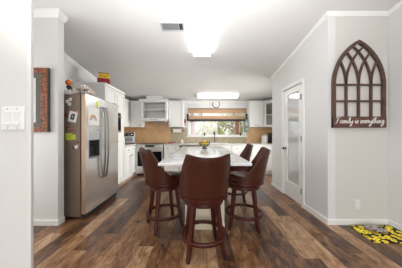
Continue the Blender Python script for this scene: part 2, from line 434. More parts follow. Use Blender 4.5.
# roman shade
t = thing('window_shade', 'tan woven window shade with dark bottom band, raised halfway', 'window shade', (.555, YB-.03, 1.62))
hw = .95
MB().box(-hw, hw, -.06, -.025, .385, .41).build('head_rail', 'rod', t, .003)
MB().box(-hw, hw, -.05, -.044, .255, .386).build('valance', 'bamboo', t)
pr = sm_curve([(-.06, 0, .165), (-.075, 0, .11), (-.07, 0, .06), (-.05, 0, .045)], 5)
m = MB(); vs = []; fs = []
for x in (-hw+.03, hw-.03):
    for p in pr: vs.append((x, p.x, p.z))
    for p in reversed(pr): vs.append((x, p.x+.006, p.z))
n = len(vs)//2
m.add(vs, [tuple(range(n)), tuple(range(n, 2*n))]+[(i, (i+1) % n, n+(i+1) % n, n+i) for i in range(n)]).build('lower_fold', 'bamboo', t)
MB().box(-hw, hw, -.074, -.06, -.005, .055).build('bottom_band', 'band', t, .003)
for s in (-1, 1): MB().box(s*hw-.03, s*hw+.03, -.08, -.055, .0, .23).build('end_band', 'band', t, .003)
for x in (-.5, .55):
    MB().box(x-.012, x+.012, -.056, -.05, .15, .27).build('tie_tape', 'rod', t)
MB().box(-hw+.03, hw-.03, -.05, -.046, .15, .26).build('sheer_lining', glass('sheer_fabric', (1, 1, 1, 1), .8, .28, srgb(240, 236, 228)), t)

# ------------------------------------------------------------ pantry door
d = bpy.data.objects.new('door_1', None); COL.objects.link(d); d.location = (XP, (DY0+DY1)/2, 0)
struct(d, 'white pantry door with tall glass panel', 'door')
hw = (DY1-DY0)/2; cw = .06
m = MB(); m.box(-.018, .0, -hw-cw, -hw, 0, DZ+cw).box(-.018, .0, hw, hw+cw, 0, DZ+cw).box(-.018, .0, -hw, hw, DZ, DZ+cw)
m.box(0, .1, -hw-.0, -hw+.008, 0, DZ).box(0, .1, hw-.008, hw, 0, DZ).box(0, .1, -hw+.008, hw-.008, DZ-.008, DZ)
m.build('door_frame', 'trim', d, .003)
y0, y1 = -hw+.012, hw-.012; gy0, gy1, gz0, gz1 = -hw+.105, hw-.13, .30, 1.945
m = MB(); m.box(.005, .04, y0, gy0, .012, DZ-.012).box(.005, .04, gy1, y1, .012, DZ-.012).box(.005, .04, gy0, gy1, .012, gz0).box(.005, .04, gy0, gy1, gz1, DZ-.012)
leaf = m.build('door_panel', 'trim', d, .003)
m = MB(); bw = .018
m.box(-.001, .006, gy0-bw, gy0+.003, gz0-bw, gz1+bw).box(-.001, .006, gy1-.003, gy1+bw, gz0-bw, gz1+bw).box(-.001, .006, gy0, gy1, gz0-bw, gz0+.003).box(-.001, .006, gy0, gy1, gz1-.003, gz1+bw)
m.build('glazing_bead', 'trim', d, .002)
MB().box(.02, .026, gy0, gy1, gz0, gz1).build('glass_panel', 'frost', d)
kM = Matrix.Rotation(-PI/2, 4, 'Y')
k = MB().lathe([(.026, 0), (.026, .006), (.01, .01), (.009, .03), (.022, .036), (.027, .05), (.02, .062), (0, .065)], (.005, hw-.065, .92), 16, kM).build('door_knob', 'nickel', d, smooth=True)
for z in (.25, 1.12, 1.82):
    MB().lathe([(.009, -.05), (.009, .05)], (-.022, -hw+.006, z), 10).box(-.02, -.001, -hw-.012, -hw+.006, z-.042, z+.042).box(-.002, .005, -hw-.008, -hw+.022, z-.042, z+.042).build('hinge', 'mgrey', d)
# ------------------------------------------------------------ cabinets
def door_mesh(x0, x1, z0, z1, y=-.022, st=.052):
    m = MB(); m.box(x0, x0+st, y, 0, z0, z1).box(x1-st, x1, y, 0, z0, z1).box(x0+st, x1-st, y, 0, z0, z0+st).box(x0+st, x1-st, y, 0, z1-st, z1)
    m.box(x0+st, x1-st, y+.015, 0, z0+st, z1-st)
    q = .024
    if x1-x0 > 2*st+2*q+.03 and z1-z0 > 2*st+2*q+.03: m.box(x0+st+q, x1-st-q, y+.004, y+.016, z0+st+q, z1-st-q)
    return m
def knob(x, z, par, y=-.02):
    MB().lathe([(.006, 0), (.006, .014), (.014, .018), (.014, .026), (0, .028)], (x, y, z), 10, Matrix.Rotation(PI/2, 4, 'X')).build('knob', 'nickel', par, smooth=True)
def cabinet(name, label, w, dep, z0, z1, loc, rz=0, doors=(), drawers=(), toe=0, crownh=0, group=None, mat_='cab', hollow=False):
    """local: front at y=0 facing -Y, body behind it, x from 0 to w"""
    t = thing(name, label, 'cabinet', (loc[0], loc[1], z0), rz, group); H = z1-z0
    m = MB()
    if hollow: m.box(0, .018, 0, dep, toe, H).box(w-.018, w, 0, dep, toe, H).box(.018, w-.018, 0, .02, toe, H).box(.018, w-.018, dep-.012, dep, toe, H).box(.018, w-.018, .02, dep-.012, toe, toe+.02)
    else: m.box(0, w, 0, dep, toe, H)
    if toe: m.box(.01, w-.01, .06, dep, 0, toe)
    m.build('body', mat_, t)
    if crownh:
        MB().prism([(-.0, -.03), (w+.0, -.03), (w+.0, dep), (-.0, dep)], H, H+crownh).build('crown', 'trim', t, .006)
    for (a, b_, c_, e, kx, kz) in doors:
        dd = door_mesh(a+.004, b_-.004, c_, e).build('door', mat_, t, .002)
        if kx is not None: knob(kx, kz, dd)
    for (a, b_, c_, e) in drawers:
        dd = MB().box(a+.004, b_-.004, -.02, 0, c_, e).box(a+.03, b_-.03, -.024, -.019, c_+.025, e-.025).build('drawer', mat_, t, .002)
        knob((a+b_)/2, (c_+e)/2, dd, -.024)
    return t
def base_doors(w, n, H=.87, toe=.1):
    dz = H-.17; s = w/n
    ds = [(i*s, (i+1)*s, toe+.01, dz-.01, (i+1)*s-.045 if (i % 2 == 0 and n > 1) else i*s+.045, dz-.07) for i in range(n)]
    return ds, [(i*s, (i+1)*s, dz, H-.012) for i in range(n)]
YF = 5.14   # back-run carcass fronts
XF = -1.89  # left-run carcass fronts
# left run (faces +X): local x runs along +Y when rz = +90deg
D, R_ = base_doors(.78, 2)
cabinet('base_cabinet', 'white base cabinet on the left wall, under the toaster oven counter', .78, .60, 0, .87, (XF, 4.355), PI/2, D, R_, .1, group='base cabinets')
D, R_ = base_doors(.45, 1)
cabinet('base_cabinet', 'white base cabinet between range and dishwasher', .455, .60, 0, .87, (-1.055, YF), 0, *base_doors(.455, 2), .1, group='base cabinets')
cabinet('sink_cabinet', 'white sink base cabinet under the kitchen window', .88, .60, 0, .87, (.03, YF), 0, *base_doors(.88, 2), .1, group='base cabinets', hollow=True)
cabinet('base_cabinet', 'white base cabinet right of the sink base, behind the right stools', .66, .60, 0, .87, (.915, YF), 0, *base_doors(.66, 2), .1, group='base cabinets')
cabinet('base_cabinet', 'white base cabinet in the right corner beside the pantry wall', 1.0, .60, 0, .87, (1.58, YF), 0, *base_doors(1.0, 2), .1, group='base cabinets')
box_corner = cabinet('corner_cabinet', 'white dead corner cabinet left of the range', .60, .595, 0, .87, (-2.495, 5.15), 0, (), (), 0, group='base cabinets')
# tall oven cabinet beside the fridge
t = cabinet('tall_cabinet', 'tall white cabinet with wall oven, behind the refrigerator', .90, .60, 0, 2.17, (XF, 3.445), PI/2,
            [(0, .45, 1.76, 2.16, .42, 1.82), (.45, .90, 1.76, 2.16, .51, 1.82), (0, .45, .11, 1.1, .42, 1.03), (.45, .90, .11, 1.1, .51, 1.03)], (), .1, .05)
w_ = thing('wall_oven', 'dark built-in oven in the tall white cabinet', 'oven', (XF+.001, 3.88, 1.24))
MB().box(0, .022, -.34, .26, 0, .46).build('oven_frame', 'steel', w_, .004)
MB().box(.021, .028, -.31, .235, .04, .35).build('oven_glass', 'bglass', w_)
MB().box(.021, .027, -.31, .235, .37, .44).build('control_panel', 'black', w_)
MB().tube([(.025, -.28, .34), (.06, -.28, .34), (.06, .2, .34), (.025, .2, .34)], .009).build('handle', 'chrome', w_, smooth=True)
# uppers
UZ0, UZ1 = 1.415, 2.2
cabinet('wall_cabinet', 'white upper cabinet on the left wall beside the tall cabinet', 1.06, .31, UZ0, UZ1, (-2.19, 4.36), PI/2,
        [(0, .53, .01, .78, .48, .06), (.53, 1.06, .01, .78, .58, .06)], (), 0, .035, 'wall cabinets')
cabinet('wall_cabinet', 'white one-door upper cabinet left of the open range shelf', .38, .31, UZ0, UZ1, (-2.175, 5.44), 0,
        [(.03, .37, .01, .78, .33, .06)], (), 0, .035, 'wall cabinets')
cabinet('wall_cabinet', 'white upper cabinet between range shelf and window', .47, .31, UZ0, UZ1, (-.972, 5.44), 0,
        [(.01, .46, .01, .78, .05, .06)], (), 0, .035, 'wall cabinets')
cabinet('wall_cabinet', 'white two-door upper cabinet right of the window', .445, .31, UZ0, UZ1, (1.535, 5.44), 0,
        [(.01, .222, .01, .78, .185, .06), (.222, .435, .01, .78, .26, .06)], (), 0, .035, 'wall cabinets')
# diagonal glass cabinet
t = thing('glass_cabinet', 'white corner cabinet with glass door beside the pantry wall', 'cabinet', (2.0, 5.42, UZ0))
poly = [(0, .325), (0, 0), (.3, -.3), (.595, -.3), (.595, .325)]
m = MB(); H = UZ1-UZ0
m.prism(poly, 0, .02).prism(poly, H-.02, H).box(0, .595, .31, .325, .02, H-.02).box(.58, .595, -.3, .31, .02, H-.02).box(0, .015, 0, .31, .02, H-.02).box(.3, .58, -.3, -.285, .02, H-.02)
m.build('body', 'cab', t)
MB().prism([(.016, .308), (.016, .02), (.3, -.265), (.578, -.265), (.578, .308)], .022, .03).box(.016, .578, .3, .309, .03, H-.03).box(.57, .579, -.28, .3, .03, H-.03).build('lining', 'olive', t)
MB().prism([(.02, .3), (.02, .03), (.31, -.26), (.57, -.26), (.57, .3)], .38, .4).build('shelf', 'cab', t)
Md = Matrix.Rotation(-PI/4, 4, 'Z'); dl = .424; st = .055
m = MB(); m.box(0, st, -.02, 0, .01, H-.01, Md).box(dl-st, dl, -.02, 0, .01, H-.01, Md).box(st, dl-st, -.02, 0, .01, .01+st, Md).box(st, dl-st, -.02, 0, H-.01-st, H-.01, Md)
dd = m.build('door', 'cab', t, .002)
MB().box(st, dl-st, -.012, -.008, .01+st, H-.01-st, Md).build('glass_pane', 'cabglass', dd)
MB().prism([(0, .325), (0, -.03), (.29, -.325), (.595, -.325), (.595, .325)], H, H+.035).build('crown', 'trim', t, .006)
# open range shelf with chimney
t = thing('range_shelf', 'white open shelf cabinet with chimney box above the range', 'cabinet', (-1.79, 5.22, 1.645))
H = 2.2-1.645; w0 = .81
m = MB(); m.box(0, .06, 0, .525, 0, H).box(w0-.06, w0, 0, .525, 0, H).box(.06, w0-.06, 0, .525, 0, .032).box(.06, w0-.06, 0, .525, H-.05, H).box(.06, w0-.06, .4, .525, .032, H-.05)
m.build('body', 'cab', t, .003)
MB().box(.06, w0-.06, .03, .4, .275, .293).build('shelf', 'cab', t, .002)
MB().prism(rect(-.03, w0+.03, -.03, .525), H, H+.04).build('crown', 'trim', t, .008)
m = MB(); h0, h1 = H+.04, cz(5.22)-1.645-.004
m.add([(.2, .0, h0), (.6, .0, h0), (.6, .5, h0), (.2, .5, h0), (.17, -.0, h1), (.63, -.0, h1), (.63, .5, h1-.5*SL), (.17, .5, h1-.5*SL)],
      [(0, 3, 2, 1), (4, 5, 6, 7), (0, 1, 5, 4), (1, 2, 6, 5), (2, 3, 7, 6), (3, 0, 4, 7)]).build('chimney_box', 'cab', t, .004)
# range hood
t = thing('range_hood', 'slim white range hood under the open shelf cabinet', 'range hood', (-1.76, 5.22, 1.585))
MB().prism(rect(.03, .72, .03, .5), 0, .03).prism(rect(0, .75, 0, .52), .03, .058).build('housing', 'white', t, .004)
MB().box(.1, .65, .1, .42, -.004, .003).build('filter', 'mgrey', t)
for x in (.3, .37, .44): MB().box(x, x+.035, -.004, .002, .037, .05).build('button', 'dgrey', t)

# ------------------------------------------------------------ range
t = thing('range', 'stainless slide-in range with dark oven door, left of the island', 'range', (-1.46, 5.09, 0))
MB().box(-.38, .38, .02, .64, .03, .885).build('body', 'dgrey', t)
MB().box(-.385, .385, -.005, .645, .885, .915).build('cooktop', 'bglass', t, .004)
m = MB(); m.add([(-.385, -.02, .80), (.385, -.02, .80), (.385, -.005, .9), (-.385, -.005, .9), (-.385, .05, .80), (.385, .05, .80), (.385, .05, .9), (-.385, .05, .9)],
    [(0, 1, 2, 3), (4, 7, 6, 5), (0, 4, 5, 1), (3, 2, 6, 7), (0, 3, 7, 4), (1, 5, 6, 2)])
cp = m.build('control_panel', 'steel', t, .003)
MB().box(-.13, .13, -.022, -.004, .825, .88).build('display', 'bglass', cp)
kM = Matrix.Rotation(PI/2, 4, 'X')
for x in (-.32, -.24, .2, .27, .34): MB().lathe([(.026, 0), (.024, .025), (.02, .032), (0, .033)], (x, -.012, .85), 14, kM).build('knob', 'chrome', cp, smooth=True)
od = MB().box(-.385, .385, -.025, .02, .22, .79).build('oven_door', 'steel', t, .005)
MB().box(-.35, .35, -.03, -.024, .265, .695).build('oven_window', 'ovenwin', od, .003)
MB().tube([(-.34, -.025, .735), (-.34, -.07, .735), (.34, -.07, .735), (.34, -.025, .735)], .012).build('handle', 'chrome', od, smooth=True)
MB().box(-.385, .385, -.02, .02, .05, .21).build('drawer', 'steel', t, .005)
for x, y in ((-.34, .06), (.34, .06), (-.34, .6), (.34, .6)): MB().lathe([(.018, 0), (.018, .03)], (x, y, 0), 10).build('foot', 'black', t)
for x, y, r in ((-.19, .17, .1), (.19, .17, .08), (-.19, .47, .08), (.19, .47, .1)):
    MB().lathe([(r, .9155), (r, .917), (r-.008, .9172), (r-.008, .9155), (r, .9155)], (x, y, 0), 24, None, False).build('burner', 'mgrey', t)

# dishwasher
t = thing('dishwasher', 'white dishwasher with black control strip beside the sink', 'dishwasher', (-.285, 5.12, 0))
MB().box(-.295, .295, .02, .62, .1, .868).box(-.28, .28, .08, .6, 0, .1).build('body', 'white', t)
dd = MB().box(-.295, .295, -.015, .02, .1, .79).build('door', 'white', t, .004)
MB().box(-.295, .295, -.02, .02, .795, .866).build('control_panel', 'black', t, .003)
MB().box(-.13, .13, -.03, -.012, .765, .785).build('handle', 'white', dd)

# ------------------------------------------------------------ countertops and backsplash
m = MB(); m.prism([(-2.495, 4.357), (-1.855, 4.357), (-1.855, 5.745), (-2.495, 5.745)], .873, .913)
tag(m.build('countertop', 'counter', None, .004), 'pale counter on the left wall holding the toaster oven', 'countertop')
m = MB()
sx0, sx1, sy0, sy1 = .12, .84, 5.22, 5.62
m.box(-1.062, sx0, 5.10, 5.745, .873, .913).box(sx1, 2.59, 5.10, 5.745, .873, .913).box(sx0, sx1, 5.10, sy0, .873, .913).box(sx0, sx1, sy1, 5.745, .873, .913)
tag(m.build('countertop', 'counter'), 'long pale counter under the window with the sink', 'countertop')
t = thing('sink', 'stainless sink in the counter below the window', 'sink', (.48, 5.42, .9))
m = MB(); a, b_, dd_ = .34, .185, -.17
m.box(-a, a, -b_, b_, dd_, dd_+.008).box(-a, -a+.008, -b_, b_, dd_, .014).box(a-.008, a, -b_, b_, dd_, .014).box(-a, a, -b_, -b_+.008, dd_, .014).box(-a, a, b_-.008, b_, dd_, .014)
m.box(-.004, .004, -b_, b_, dd_, .0).build('basin', 'steel', t)
MB().box(-.375, .375, -.215, -b_+.004, .0135, .018).box(-.375, .375, b_-.004, .215, .0135, .018).box(-.375, -a+.004, -b_, b_, .0135, .018).box(a-.004, .375, -b_, b_, .0135, .018).build('rim', 'steel', t)
t = thing('faucet', 'tall gooseneck grey metal faucet in front of the window', 'faucet', (.47, 5.66, .9135))
MB().lathe([(.028, 0), (.028, .012), (.016, .02), (.014, .05)], n=14).build('base', 'nickel', t, smooth=True)
MB().tube([(0, 0, .04), (0, 0, .3)]+[(0, -.08+.08*math.cos(a), .3+.08*math.sin(a)) for a in [i*PI/8 for i in range(1, 9)]]+[(0, -.16, .25)], .011, 10).build('spout', 'nickel', t, smooth=True)
MB().tube([(.014, 0, .06), (.05, 0, .075), (.075, 0, .11)], .006).build('lever', 'nickel', t, smooth=True)

t = box('backsplash', 'tan', -2.498, -.975, YB-.012, YB-.001, .915, 1.56); struct(t, 'tan tile backsplash behind the range', 'backsplash')
t = box('backsplash', 'tan', XL+.001, XL+.012, 4.4, YB-.012, .915, 1.41); struct(t, 'tan tile backsplash on the left wall', 'backsplash')
m = MB().box(-.972, WX0-.05, YB-.012, YB-.001, .915, 1.41).box(WX0-.05, WX1+.05, YB-.012, YB-.001, .915, WZ0-.047)
struct(m.build('backsplash', 'beige'), 'beige tile backsplash under the window', 'backsplash')
t = box('backsplash', 'tan', WX1+.05, 2.598, YB-.012, YB-.001, .915, 1.41); struct(t, 'orange tan tile backsplash in the right corner', 'backsplash')

# ------------------------------------------------------------ refrigerator
FY0, FY1, FX = 2.455, 3.43, -1.605
t = thing('refrigerator', 'stainless side-by-side refrigerator with ice dispenser', 'refrigerator', (0, 0, 0))
box('body', 'fside', -2.44, FX-.075, FY0, FY1, .03, 1.76, t, .006)
box('gasket', 'black', FX-.075, FX-.058, FY0+.012, FY1-.012, .07, 1.755, t)
SE = 2.895
def fdoor(y0, y1, hole=None):
    m = MB(); x0, x1, z0, z1 = FX-.058, FX, .075, 1.765
    if not hole: m.box(x0, x1, y0, y1, z0, z1)
    else:
        a, b_, c_, e = hole
        m.box(x0, x1, y0, a, z0, z1).box(x0, x1, b_, y1, z0, z1).box(x0, x1, a, b_, z0, c_).box(x0, x1, a, b_, e, z1).box(x0, x0+.004, a, b_, c_, e)
    return m
hole = (2.53, 2.79, .85, 1.11)
fd = fdoor(FY0, SE-.005, hole).build('freezer_door', 'fsteel', t, .0)
rd = fdoor(SE+.005, FY1).build('fridge_door', 'fsteel', t, .006)
box('door_edge', 'edge', FX-.057, FX-.001, FY0-.002, FY0+.001, .076, 1.764, fd)
for y, par in ((SE-.045, fd), (SE+.045, rd)):
    pts = sm_curve([(FX, y, .50), (FX+.035, y, .53), (FX+.06, y, .8), (FX+.065, y, 1.1), (FX+.06, y, 1.4), (FX+.035, y, 1.6), (FX, y, 1.63)], 5)
    MB().tube(pts, .0135, 10).build('handle', 'hsteel', par, smooth=True)
dp = box('ice_dispenser', 'black', FX-.054, FX-.046, 2.532, 2.788, .852, 1.108, fd)
box('control_panel', 'lgrey', FX-.02, FX+.004, 2.53, 2.79, 1.112, 1.25, fd, .003)
box('dispenser_surround', 'dgrey', FX-.045, FX+.003, 2.53, 2.545, .85, 1.112, fd)
box('dispenser_surround', 'dgrey', FX-.045, FX+.003, 2.775, 2.79, .85, 1.112, fd)
box('drip_tray', 'mgrey', FX-.045, FX+.01, 2.545, 2.775, .842, .86, fd)
for y in (2.62, 2.7): MB().tube([(FX-.03, y, 1.11), (FX-.03, y, 1.01)], .014).build('paddle', 'black', fd)
box('grille', 'dgrey', FX-.07, FX-.03, FY0+.01, FY1-.01, .015, .068, t)
for y in (FY1-.06,): box('hinge_cover', 'fside', FX-.13, FX-.02, y-.04, y+.04, 1.762, 1.785, t, .005)
for x in (-2.36, -1.76):
    for y in (FY0+.08, FY1-.08): MB().lathe([(.02, 0), (.02, .031)], (x, y, 0), 10).build('foot', 'black', t)

# papers and magnets on the refrigerator side (camera-facing) and door
def sidept(px, py, y=FY0): return ((px-200)*y/175, 1.2+(134-py)*y/175)
def sheet(name, label, cat, px, py, w, h, m, rot=0, th=.004):
    x, z = sidept(px, py)
    o = MB().box(-w/2, w/2, -th, 0, -h/2, h/2).build(name, m, loc=(x, FY0-.0005, z)); o.rotation_euler = (0, rot, 0)
    return tag(o, label, cat)
p = sheet('paper_drawing', 'white paper with black sketch on refrigerator side', 'paper', 73, 116.8, .115, .15, 'paper', .22)
m = MB()
for k in range(5):
    a = random.random()*6
    m.strip(sm_curve([(.03*math.cos(a+j*1.7)*(1-.1*j), .04*math.sin(a*1.3+j*1.4)) for j in range(5)], 4), .007, -.006, -.004)
m.build('sketch_lines', 'ink', p)
g = sheet('note_paper', 'lime green note tilted on refrigerator side', 'note', 70.8, 136.5, .14, .095, 'lime', -.06)
m = MB().strip([(-.04, .01), (.03, .015)], .006, -.006, -.004).strip([(-.04, -.01), (.01, -.008)], .006, -.006, -.004); m.build('writing', 'olive', g)
pm = sheet('photo_magnet', 'small dark photo magnet pinned above the lime note', 'magnet', 69.8, 128.5, .09, .07, 'photo', .1, .006)
pm2 = sheet('photo_magnet', 'small photo magnet clipped on top edge of the lime note', 'magnet', 74, 132, .045, .06, 'photo', .1, .012)
ph = sheet('photo_print', 'colourful photo print lowest on refrigerator side', 'photo', 76.2, 146, .11, .11, 'photo', -.35)
MB().box(-.025, .025, -.0055, -.004, -.035, .01).build('figure', 'paper', ph)
x, z = sidept(66.2, 115); rm = MB().lathe([(.026, 0), (.022, .012), (0, .014)], n=16, M=Matrix.Rotation(PI/2, 4, 'X')).build('round_magnet', 'rust', loc=(x, FY0-.0005, z)); tag(rm, 'round brown orange magnet at left of the sketch paper', 'magnet')
MB().lathe([(.012, .012), (.01, .016), (0, .017)], n=12, M=Matrix.Rotation(PI/2, 4, 'X')).build('button', 'maroon', rm)
for j, (px, py, lb) in enumerate(((67.3, 101.5, 'white flower magnet at upper left of refrigerator side'), (70.6, 99.5, 'white flower magnet topmost on refrigerator side'), (69.8, 104, 'white flower magnet below its two neighbours on refrigerator side'))):
    x, z = sidept(px, py); m = MB()
    for k in range(5): m.blob((.016*math.cos(k*PI*.4), -.004, .016*math.sin(k*PI*.4)), .012, 5, (1, .35, 1))
    fm = m.build('flower_magnet', 'paper', loc=(x, FY0-.0005, z), smooth=True); tag(fm, lb, 'magnet', 'flower magnets')
    MB().blob((0, -.008, 0), .008, 5, (1, .6, 1)).build('flower_center', 'pink', fm)
x, z = sidept(80, 112); o_ = MB().blob((0, -.006, 0), .016, 6, (1, .5, 1.3)).build('round_magnet', 'pink', loc=(x-.03, FY0-.0005, z)); tag(o_, 'small pink magnet right of the sketch paper', 'magnet')
# door: leaf magnet, rainbow drawing on paper
def dpt(px, py):
    y = 175*(-FX)/(200-px); return y, 1.2+(134-py)*y/175
y, z = dpt(97, 104); m = MB(); n = 14
pts = [(.03*math.sin(i/n*2*PI)*(1+.25*math.cos(i/n*4*PI)), .055*math.cos(i/n*2*PI)) for i in range(n)]
m.add([(.0, a, b_) for a, b_ in pts]+[(.006, a*.8, b_*.8) for a, b_ in pts], [tuple(range(n)), tuple(range(n, 2*n))]+[(i, (i+1) % n, n+(i+1) % n, n+i) for i in range(n)])
lf = m.build('leaf_magnet', 'lime', loc=(FX+.0005, y, z)); tag(lf, 'yellow green leaf magnet high on the freezer door', 'magnet')
MB().box(.005, .008, -.003, .003, -.08, -.04).build('stem', 'leaf', lf)
y, z = dpt(92, 121); pp = MB().box(0, .003, -.15, .12, -.06, .21).build('paper_drawing', 'paper', loc=(FX+.0005, y+.06, z)); tag(pp, 'white paper with rainbow drawing on the freezer door', 'paper')
for k, mm in enumerate(('orange', 'yellow', 'sky')):
    m = MB(); r = .075-.016*k
    pts = [(-.03+r*math.cos(a), .01+r*math.sin(a)) for a in [PI*i/12 for i in range(13)]]
    o_ = m.strip(pts, .015, 0, .0045); m.v = [(yy, a, c_) for a, yy, c_ in m.v]; m.build('rainbow_stripe', mm, pp)

# things on top of the refrigerator
FT = 1.76
o_ = thing('white_tray', 'white flat tray on top of refrigerator under the figurine', 'tray', (-2.04, 2.56, FT+.0005))
MB().box(-.22, .22, -.095, .1, 0, .05).build('base', 'white', o_, .006)
MB().box(-.22, .22, -.095, -.085, .05, .062).box(-.22, .22, .09, .1, .05, .062).box(.21, .22, -.085, .09, .05, .062).box(-.22, -.21, -.085, .09, .05, .062).build('rim', 'white', o_)
t = thing('figurine', 'small orange-headed black figurine on top of refrigerator', 'figurine', (-1.92, 2.56, FT+.051))
MB().lathe([(.035, 0), (.035, .012), (.018, .03), (.016, .05), (.03, .07), (.032, .085), (.014, .1)], n=14).build('body', 'black', t, smooth=True)
MB().blob((0, 0, .14), .046, 9, (.95, .9, 1.05)).build('head', 'orange', t, smooth=True)
MB().blob((0, .01, .178), .03, 8, (1, 1, .5)).build('cap', 'paper', t, smooth=True)
MB().tube([(.02, 0, .075), (.05, -.01, .06), (.055, -.02, .035)], .008).build('arm', 'black', t, smooth=True)
t = thing('dried_flowers', 'bunch of pale dried flowers lying on refrigerator top', 'flowers', (-1.69, 2.54, FT+.0055))
m = MB()
for k in range(60):
    x = random.uniform(-.11, .11); y = random.uniform(-.06, .08); z = random.uniform(.02, .15)*(1-abs(x)*4.5)
    m.blob((x, y, max(z, .027)), random.uniform(.015, .024), 5, rough=.35)
m.build('petals', 'shells', t, smooth=True)
m = MB()
for k in range(9):
    a = random.uniform(-1, 1); m.tube([(-.02, 0, .02), (.05*a, .03*a, .06), (.11*a, -.03+.02*k/9, .06+.05*random.random())], .0025, 5)
m.build('stems', 'stem', t)
# tin on the tall cabinet
t = thing('tin_box', 'red tin box with yellow top half on the tall cabinet', 'box', (-1.985, 3.62, 2.221), .35)
MB().box(-.11, .11, -.085, .085, 0, .11).build('base', 'maroon', t, .008)
MB().box(-.09, .1, -.07, .07, .11, .21).build('upper_box', 'yellow', t, .006)
MB().box(-.094, .104, -.074, .074, .21, .225).build('lid', 'stem', t, .004)
m = MB()
for k in range(4): m.blob((-.07+.045*k, -.072, .155+.012*(k % 2)), .011, 5, (1, .3, 1))
m.build('painted_spots', 'maroon', t)

# ------------------------------------------------------------ counter clutter
t = thing('toaster_oven', 'steel toaster oven in the left counter corner', 'toaster oven', (-2.16, 5.32, .9135), .25)
MB().box(-.17, .17, -.13, .15, .02, .34).build('body', 'lgrey', t, .012)
MB().box(-.15, .15, -.138, -.129, .22, .325).build('control_panel', 'black', t, .004)
dd = MB().box(-.15, .15, -.142, -.13, .045, .21).build('door', 'steel', t, .004)
MB().box(-.125, .125, -.146, -.141, .065, .18).build('window', 'mgrey', dd)
MB().tube([(-.11, -.142, .197), (-.11, -.165, .197), (.11, -.165, .197), (.11, -.142, .197)], .006).build('handle', 'chrome', dd, smooth=True)
for x in (-.09, 0, .09): MB().lathe([(.02, 0), (.018, .018), (0, .019)], (x, -.138, .272), 12, kM).build('knob', 'chrome', t, smooth=True)
for x, y in ((-.13, -.09), (.13, -.09), (-.13, .11), (.13, .11)): MB().lathe([(.014, 0), (.014, .022)], (x, y, 0), 8).build('foot', 'black', t)
t = thing('paper_towel_holder', 'grey paper towel holder mounted under the cabinet left of window', 'paper towel holder', (-.72, 5.58, 1.414))
MB().box(-.19, .19, -.03, .03, -.008, 0).box(-.19, -.18, -.03, .03, -.16, -.008).box(.18, .19, -.03, .03, -.16, -.008).build('bracket', 'dgrey', t, .003)
rl = tag(MB().lathe([(.022, -.13), (.058, -.13), (.058, .13), (.022, .13), (.022, -.13)], n=24, M=Matrix.Rotation(PI/2, 4, 'Y'), caps=False).build('paper_towel_roll', 'paper', loc=(-.72, 5.58, 1.30), smooth=False), 'white paper towel roll held under the cabinet', 'paper towel')
MB().tube([(-.185, 0, -.114), (.185, 0, -.114)], .019, 10).build('rod', 'dgrey', t)
t = thing('spoon_rest', 'small red dish on the counter right of range', 'dish', (-.9, 5.32, .9135))
MB().lathe([(.035, 0), (.07, .012), (.085, .03), (.08, .03), (.06, .016), (0, .012)], n=20).build('bowl', 'red', t, smooth=True)
MB().tube([(.05, 0, .03), (.12, -.01, .035), (.18, -.02, .045)], [.012, .008, .008]).build('spoon', 'red', t, smooth=True)
t = thing('soap_dispenser', 'small white block jar on the counter below the window edge', 'jar', (-.55, 5.4, .9135))
MB().box(-.035, .035, -.035, .035, 0, .085).build('body', 'white', t, .008)
MB().lathe([(.012, .085), (.012, .1), (.02, .102), (.02, .11), (0, .112)], n=12).build('cap', 'white', t)
t = thing('canister', 'white ribbed canister on right counter beside the dark coffee maker', 'canister', (2.0, 5.42, .9135))
pr = [(.085, 0)]
for k in range(8): pr += [(.092, .012+k*.026), (.092, .026+k*.026), (.086, .03+k*.026)]
MB().lathe(pr+[(.08, .226)], n=24).build('body', 'white', t)
MB().lathe([(.09, .22), (.09, .245), (.03, .252), (.02, .27), (0, .272)], n=24).build('lid', 'shells', t)
t = thing('coffee_maker', 'dark violet coffee maker at the right end of the counter', 'coffee maker', (2.22, 5.4, .9135))
MB().box(-.09, .11, -.1, .12, 0, .035).box(-.09, .11, .03, .12, .035, .25).box(-.09, .11, -.1, .12, .24, .33).build('housing', 'coffee', t, .012)
cf = MB().lathe([(.05, .036), (.068, .06), (.068, .12), (.045, .18), (.045, .2)], (.01, -.035, 0), 18).build('carafe', 'bglass', t, smooth=True)
MB().tube([(.055, -.06, .17), (.075, -.105, .16), (.075, -.105, .08), (.06, -.07, .07)], .007).build('handle', 'black', cf)
# hanging on cabinet sides near the window
m = MB(); vs = []; fs = []; nx, nz = 9, 10
for j in range(nz+1):
    v = j/nz; half = .03+.06*v
    for i in range(nx+1):
        u = i/nx*2-1; vs.append((-.016-.010*math.cos(u*9)*v-.004, u*half, -.42*v))
for j in range(nz+1):
    v = j/nz; half = .03+.06*v
    for i in range(nx+1):
        u = i/nx*2-1; vs.append((-.010-.010*math.cos(u*9)*v+.002, u*half, -.42*v))
q = (nx+1)*(nz+1); I = lambda i, j, s: s*q+j*(nx+1)+i
for j in range(nz):
    for i in range(nx):
        fs += [(I(i, j, 0), I(i+1, j, 0), I(i+1, j+1, 0), I(i, j+1, 0)), (I(i, j, 1), I(i, j+1, 1), I(i+1, j+1, 1), I(i+1, j, 1))]
for j in range(nz): fs += [(I(0, j, 0), I(0, j+1, 0), I(0, j+1, 1), I(0, j, 1)), (I(nx, j, 0), I(nx, j, 1), I(nx, j+1, 1), I(nx, j+1, 0))]
for i in range(nx): fs += [(I(i, 0, 0), I(i, 0, 1), I(i+1, 0, 1), I(i+1, 0, 0)), (I(i, nz, 0), I(i+1, nz, 0), I(i+1, nz, 1), I(i, nz, 1))]
tw = MB().add(vs, fs).build('hand_towel', 'towel', smooth=True, loc=(1.533, 5.56, 1.68)); tag(tw, 'green and white towel hanging on cabinet side right of window', 'towel')
tw.scale = (4.5, 1, 1)
MB().tube([(-.004, 0, -.005), (-.02, 0, .02), (-.012, 0, .04), (-.002, 0, .03)], .006).build('hanging_loop', 'band', tw)
